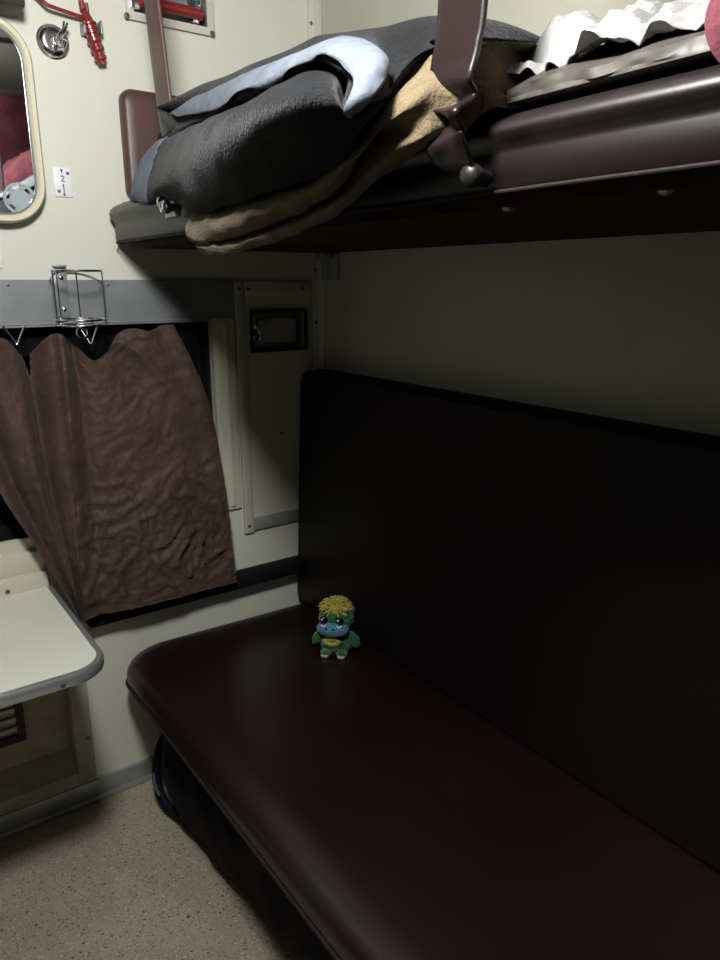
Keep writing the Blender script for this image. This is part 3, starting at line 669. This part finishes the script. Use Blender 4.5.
for i in range(90):
    y = -1.236 - .278 * i / 89; zf = max(UZ1 + .008, np.interp(y, *fz)); zt = max(zf + .012, np.interp(y, *uz)); row = []
    path = [V((-0.572, y, zf - .004)), V((-0.545, y, zf + (zt - zf) * .35)), V((-0.44, y, zt + .004)), V((-0.30, y, zt + .012)), V((-0.16, y, zt - .010)), V((-0.095, y, UZ1 + .06))]
    for j in range(50):
        f = j / 49 * 5; k = min(4, int(f)); p = path[k].lerp(path[k + 1], f - k)
        h = noise.voronoi(p * 16)[0]; h2 = noise.voronoi(p * 34 + V((3, 1, 2)))[0]
        d = .042 * (h[1] - h[0]) + .012 * (h2[1] - h2[0]) + .012 * noise.noise(p * 9) - .012
        if j < 3: d += .010 * noise.noise(V((y * 34, 2, 1)))
        row.append(p + V((-.5 * d, 0, d * .8)))
    P.append(row)
bm = grid(B(), P); bmesh.ops.recalc_face_normals(bm, faces=bm.faces); bmesh.ops.solidify(bm, geom=list(bm.faces), thickness=.0012)
obj('film', bm, FOILP, t, smooth=False)

secs = []
for i in range(50):
    f = i / 49; y = -1.530 - .39 * f; e = min(1, math.sqrt(max(0, 1 - (1 - min(1, f / .22)) ** 2)) + .05)
    z0 = UZ1 + .010
    ctl = [(-0.618, 1.545), (-0.650, 1.575), (-0.640, 1.62), (-0.60, 1.62 + .12 * e), (-0.48, 1.66 + .22 * e), (-0.25, 1.68 + .26 * e), (-0.08, 1.66 + .15 * e), (-0.06, z0), (-0.35, z0), (-0.585, z0 + .002), (-0.615, z0 - .004)]
    P = crom([V((x, y, z)) for x, z in ctl], 88, True); out = []
    for p in P:
        d = .014 * noise.noise(p * 13) + .010 * abs(noise.noise(p * 30)); lo_ = p.z < z0 + .003 and p.x > -.62
        out.append(p if lo_ else p + V((-abs(d) * .6, .020 * noise.noise(V((p.x * 18, p.z * 18, 4))) * (1 - f), d)))
    secs.append(out)
tag(obj('pink_cloth', loft(B(), secs), PINK, ang=0), 'crumpled dusty pink cloth spilling over the near end of the upper berth', 'cloth')

secs = []
for i in range(30):
    f = i / 29; z = 1.66 + .50 * f; P = []
    for k in range(40):
        a = k / 40 * 2 * math.pi; x = -.36 + (.27 + .01 * math.sin(z * 20)) * math.cos(a); y = -1.985 + .030 * math.sin(a) * (1 + .5 * math.sin(x * 38 + 2 * noise.noise(V((x * 4, z * 4, 0)))))
        P.append(V((x, y, z)))
    secs.append(P)
tag(obj('hanging_cloth', loft(B(), secs), MAROON, ang=0), 'dark maroon cloth hanging at the corridor end, reflected in the mirror', 'cloth')

# ------------------------------------------------------------------ straps
def ribbon(pts, wd, th, m, nw=6, crump=0.0, seed=0.0, c0=0.0):
    """pts: list of (centre, width vector half)"""
    c = crom([p for p, _ in pts], m); h = crom([q for _, q in pts], m); P = []
    for i in range(m):
        row = []
        for j in range(nw + 1):
            s = j / nw * 2 - 1; p = c[i] + h[i] * s
            amt = crump * max(0, min(1, (c0 - p.z) / .06)) if crump else 0
            row.append(p + V((-1, 0, 0)) * (amt * noise.noise(p * 34 + V((seed, 0, 0)))))
        P.append(row)
    bm = grid(B(), P); bmesh.ops.recalc_face_normals(bm, faces=bm.faces); bmesh.ops.solidify(bm, geom=list(bm.faces), thickness=th); return bm
W0 = V((0, 0.034, 0))
t = thing('safety_strap', 'dark maroon berth strap with crumpled lower end at the white parcel', 'strap', (-0.61, -1.21, 1.51), 'berth safety straps')
pts = [(V((-0.635, -1.258, 2.195)), W0), (V((-0.635, -1.257, 2.0)), W0), (V((-0.636, -1.256, 1.70)), W0), (V((-0.640, -1.252, 1.635)), W0), (V((-0.646, -1.250, 1.607)), W0 * .94), (V((-0.634, -1.251, 1.593)), W0 * .85),
       (V((-0.656, -1.254, 1.581)), V((.005, .030, .006))), (V((-0.642, -1.255, 1.569)), V((.004, .022, .010))), (V((-0.654, -1.256, 1.553)), V((.004, .028, -.004))), (V((-0.640, -1.260, 1.537)), V((.004, .024, -.006))), (V((-0.632, -1.268, 1.521)), V((.006, .013, 0))), (V((-0.622, -1.270, 1.513)), V((.004, .010, 0)))]
obj('webbing', ribbon(pts, 0, .004, 150, 10, .012, 2.0, 1.625), STRAPD, t, ang=0)
bm = lathe(B(), (-0.604, -1.268, 1.520), (-1, -.25, 0), [(0, .009), (.020, .009), (.024, .012), (.032, .012), (.036, .009), (.038, .003)], 18); obj('buckle', bm, BUCK, t)
t = thing('safety_strap', 'brown berth strap hanging in front of the head pad, left of the other strap', 'strap', (-0.60, -0.40, 1.54), 'berth safety straps')
pts = [(V((-0.600, -0.322, 2.195)), W0 * .95), (V((-0.600, -0.353, 2.0)), W0 * .95), (V((-0.600, -0.384, 1.80)), W0 * .95), (V((-0.598, -0.399, 1.70)), W0 * .95), (V((-0.585, -0.405, 1.65)), W0 * .9)]
obj('webbing', ribbon(pts, 0, .006, 60), VINYLS, t, ang=0)
lt = V((-0.612, -0.452, 1.552))
bm = tube(B(), [lt + V((.004, .022, .040)), lt + V((-.030, .008, .012)), lt + V((-.034, -.002, .004))], [.0045, .0045, .005], 10); obj('latch_pin', bm, CHROME, t)
bm = lathe(B(), lt + V((0.002, -0.012, -.002)), (-1, -.3, 0), [(0, .008), (.026, .008), (.028, .012), (.038, .012), (.041, .006)], 16); obj('latch_knob', bm, CHROME, t)
bm = rbox(B(), lt.x - .012, lt.x + .002, lt.y - .02, lt.y + .03, lt.z - .018, lt.z + .012, .003); obj('latch_plate', bm, STEELD, t)

# ------------------------------------------------------------------ bag under the berth
t = thing('travel_bag', 'dark navy cloth bag lying on the floor under the lower berth', 'bag', (-0.42, -0.55, 0.0))
secs = []; y0, y1 = -0.05, -1.02
for i in range(60):
    f = i / 59; y = y0 + (y1 - y0) * f
    e = (1 - abs(2 * f - 1) ** 5) ** .5 if 0 < f < 1 else 0.0
    e = max(e, .08); xl = -0.400 - .275 * e * (1 - .30 * f); xr = -0.400 + .20 * e; zt = .10 + .20 * e
    P = []
    for k in range(48):
        a = 2 * math.pi * k / 48; ca, sa = math.cos(a), math.sin(a); ex = .62
        x = (xl + xr) / 2 + (xr - xl) / 2 * math.copysign(abs(ca) ** ex, ca); z = zt / 2 + zt / 2 * math.copysign(abs(sa) ** ex, sa)
        p = V((x, y, z)); d = .012 * noise.noise(p * 9) + .006 * noise.noise(p * 24)
        P.append(V((x + d * (-1 if ca < 0 else 1), y, max(.0, z + (d if sa > 0 else 0) ))))
    secs.append(P)
obj('body', loft(B(), secs), BAG, t, ang=0)
P = [V((-0.555, -0.130, 0.270)), V((-0.620, -0.140, 0.200)), V((-0.640, -0.135, 0.130)), V((-0.645, -0.145, 0.070)), V((-0.640, -0.190, 0.030)), V((-0.630, -0.260, 0.050))]
obj('handle', tube(B(), crom(P, 30), .012, 10), BAG, t, ang=0)
obj('zip', tube(B(), crom([V((-0.656, -0.150, .118)), V((-0.660, -0.17, .09)), V((-0.658, -0.195, .075))], 12), .004, 8), BAGT, t)

# ------------------------------------------------------------------ plush toy
def toy():
    O = V((-0.205, -0.385, SZ1 + .004)); R = Matrix.Rotation(math.radians(-46), 3, 'Z'); K = 0.85
    t = thing('plush_toy', 'small green plush toy with yellow hair sitting on the lower berth', 'toy', tuple(O))
    def fur(bm, amp, sc):
        for v in bm.verts: v.co += V((noise.noise(v.co * sc), noise.noise(v.co * sc + V((9, 0, 0))), noise.noise(v.co * sc + V((0, 9, 0))))) * amp
        return bm
    def W_(p): return O + R @ (V(p) * K)
    def pb(c, rx, ry, rz, seg=24, rot=None):
        rr = R @ (rot if rot else Matrix.Identity(3)); return ball(B(), W_(c), rx * K, ry * K, rz * K, rr, seg)
    # body and head as one lathe-like loft
    prof = [(0.000, .020), (.004, .038), (.020, .049), (.045, .046), (.062, .037), (.072, .033), (.082, .040), (.100, .052), (.122, .053), (.140, .046), (.155, .030), (.163, .010)]
    hs = crom([V((r, 0, h)) for h, r in prof], 40); secs = []
    for q in hs:
        ring = []
        for k in range(36):
            a = 2 * math.pi * k / 36; d = (q.x * math.cos(a) * 1.05, q.x * math.sin(a) * .92, q.z)
            ring.append(W_(d))
        secs.append(ring)
    obj('body', fur(loft(B(), secs), .003, 120), GREENF, t, ang=0)
    obj('muzzle', fur(pb((-.004, -.036, .093), .051, .031, .027), .0015, 90), BLUEF, t, ang=0)
    obj('nostril', pb((-.020, -.064, .104), .004, .003, .003, 10), BLACK, t)
    obj('nostril', pb((.004, -.066, .104), .004, .003, .003, 10), BLACK, t)
    for x in (-.030, .020):
        e = obj('eye', pb((x, -.046, .124), .0125, .009, .0135, 16), EYE, t)
        obj('eye_glint', pb((x - .004, -.0545, .129), .0034, .002, .0034, 10), GLINT, e)
        obj('eyelash', tube(B(), [W_((x - .007, -.056, .112)), W_((x, -.060, .108)), W_((x + .008, -.056, .112))], .0018, 6), GLINT, e)
    # hair tuft
    bm = pb((0, 0, .148), .046, .040, .026, 24); fur(bm, .004, 140)
    rnd = random.Random(3)
    for _ in range(120):
        a = rnd.uniform(0, 2 * math.pi); el = rnd.uniform(-.25, 1.3)
        n_ = V((math.cos(a) * math.cos(el), math.sin(a) * math.cos(el), math.sin(el)))
        b0 = V((n_.x * .042, n_.y * .037, .148 + n_.z * .023)); dn = V((n_.x * .8, n_.y * .8, n_.z * .4 - .35 + rnd.uniform(0, .5))).normalized()
        tube(bm, [W_(b0), W_(b0 + dn * .010), W_(b0 + dn * .017 + V((0, 0, -.003)))], [.0042, .003, .0008], 5)
    obj('hair', bm, YELF, t, ang=0)
    for s in (-1, 1):
        rot = Matrix.Rotation(math.radians(-s * 32), 3, 'Y')
        obj('arm', fur(pb((s * .056, -.010, .047), .017, .018, .030, 18, rot), .004, 110), GREENF, t, ang=0)
        f = obj('foot', fur(pb((s * .026, -.043, .012), .018, .022, .012, 18), .002, 110), GREENF, t, ang=0)
        obj('sole', pb((s * .026, -.060, .009), .013, .007, .007, 14), SOLE, f, ang=0)
    bm = pb((-.006, -.043, .060), .018, .008, .009, 14)
    for k in range(14):
        a = math.pi + math.pi * k / 13; b0 = V((-.006 + .016 * math.cos(a), -.048, .058 + .008 * math.sin(a)))
        tube(bm, [W_(b0), W_(b0 + V((.016 * math.cos(a), -.002, .018 * math.sin(a))))], [.0035, .0006], 5)
    obj('chest_tuft', bm, YELF, t, ang=0)
toy()

# ------------------------------------------------------------------ ceiling lamp (the light of the place)
t = thing('ceiling_lamp', 'round ceiling lamp with a white globe lighting the compartment', 'lamp', (LAMP.x, LAMP.y, RZ))
obj('housing', lathe(B(), (LAMP.x, LAMP.y, RZ), (0, 0, -1), [(0, .11), (.012, .11), (.020, .09), (.030, .05)], 32), STEEL, t)
obj('globe', ball(B(), LAMP + V((0, 0, .131)), .075, .075, .034), DIFFUSER, t)
for o in bpy.data.objects:
    if 'wo' in o: del o['wo']
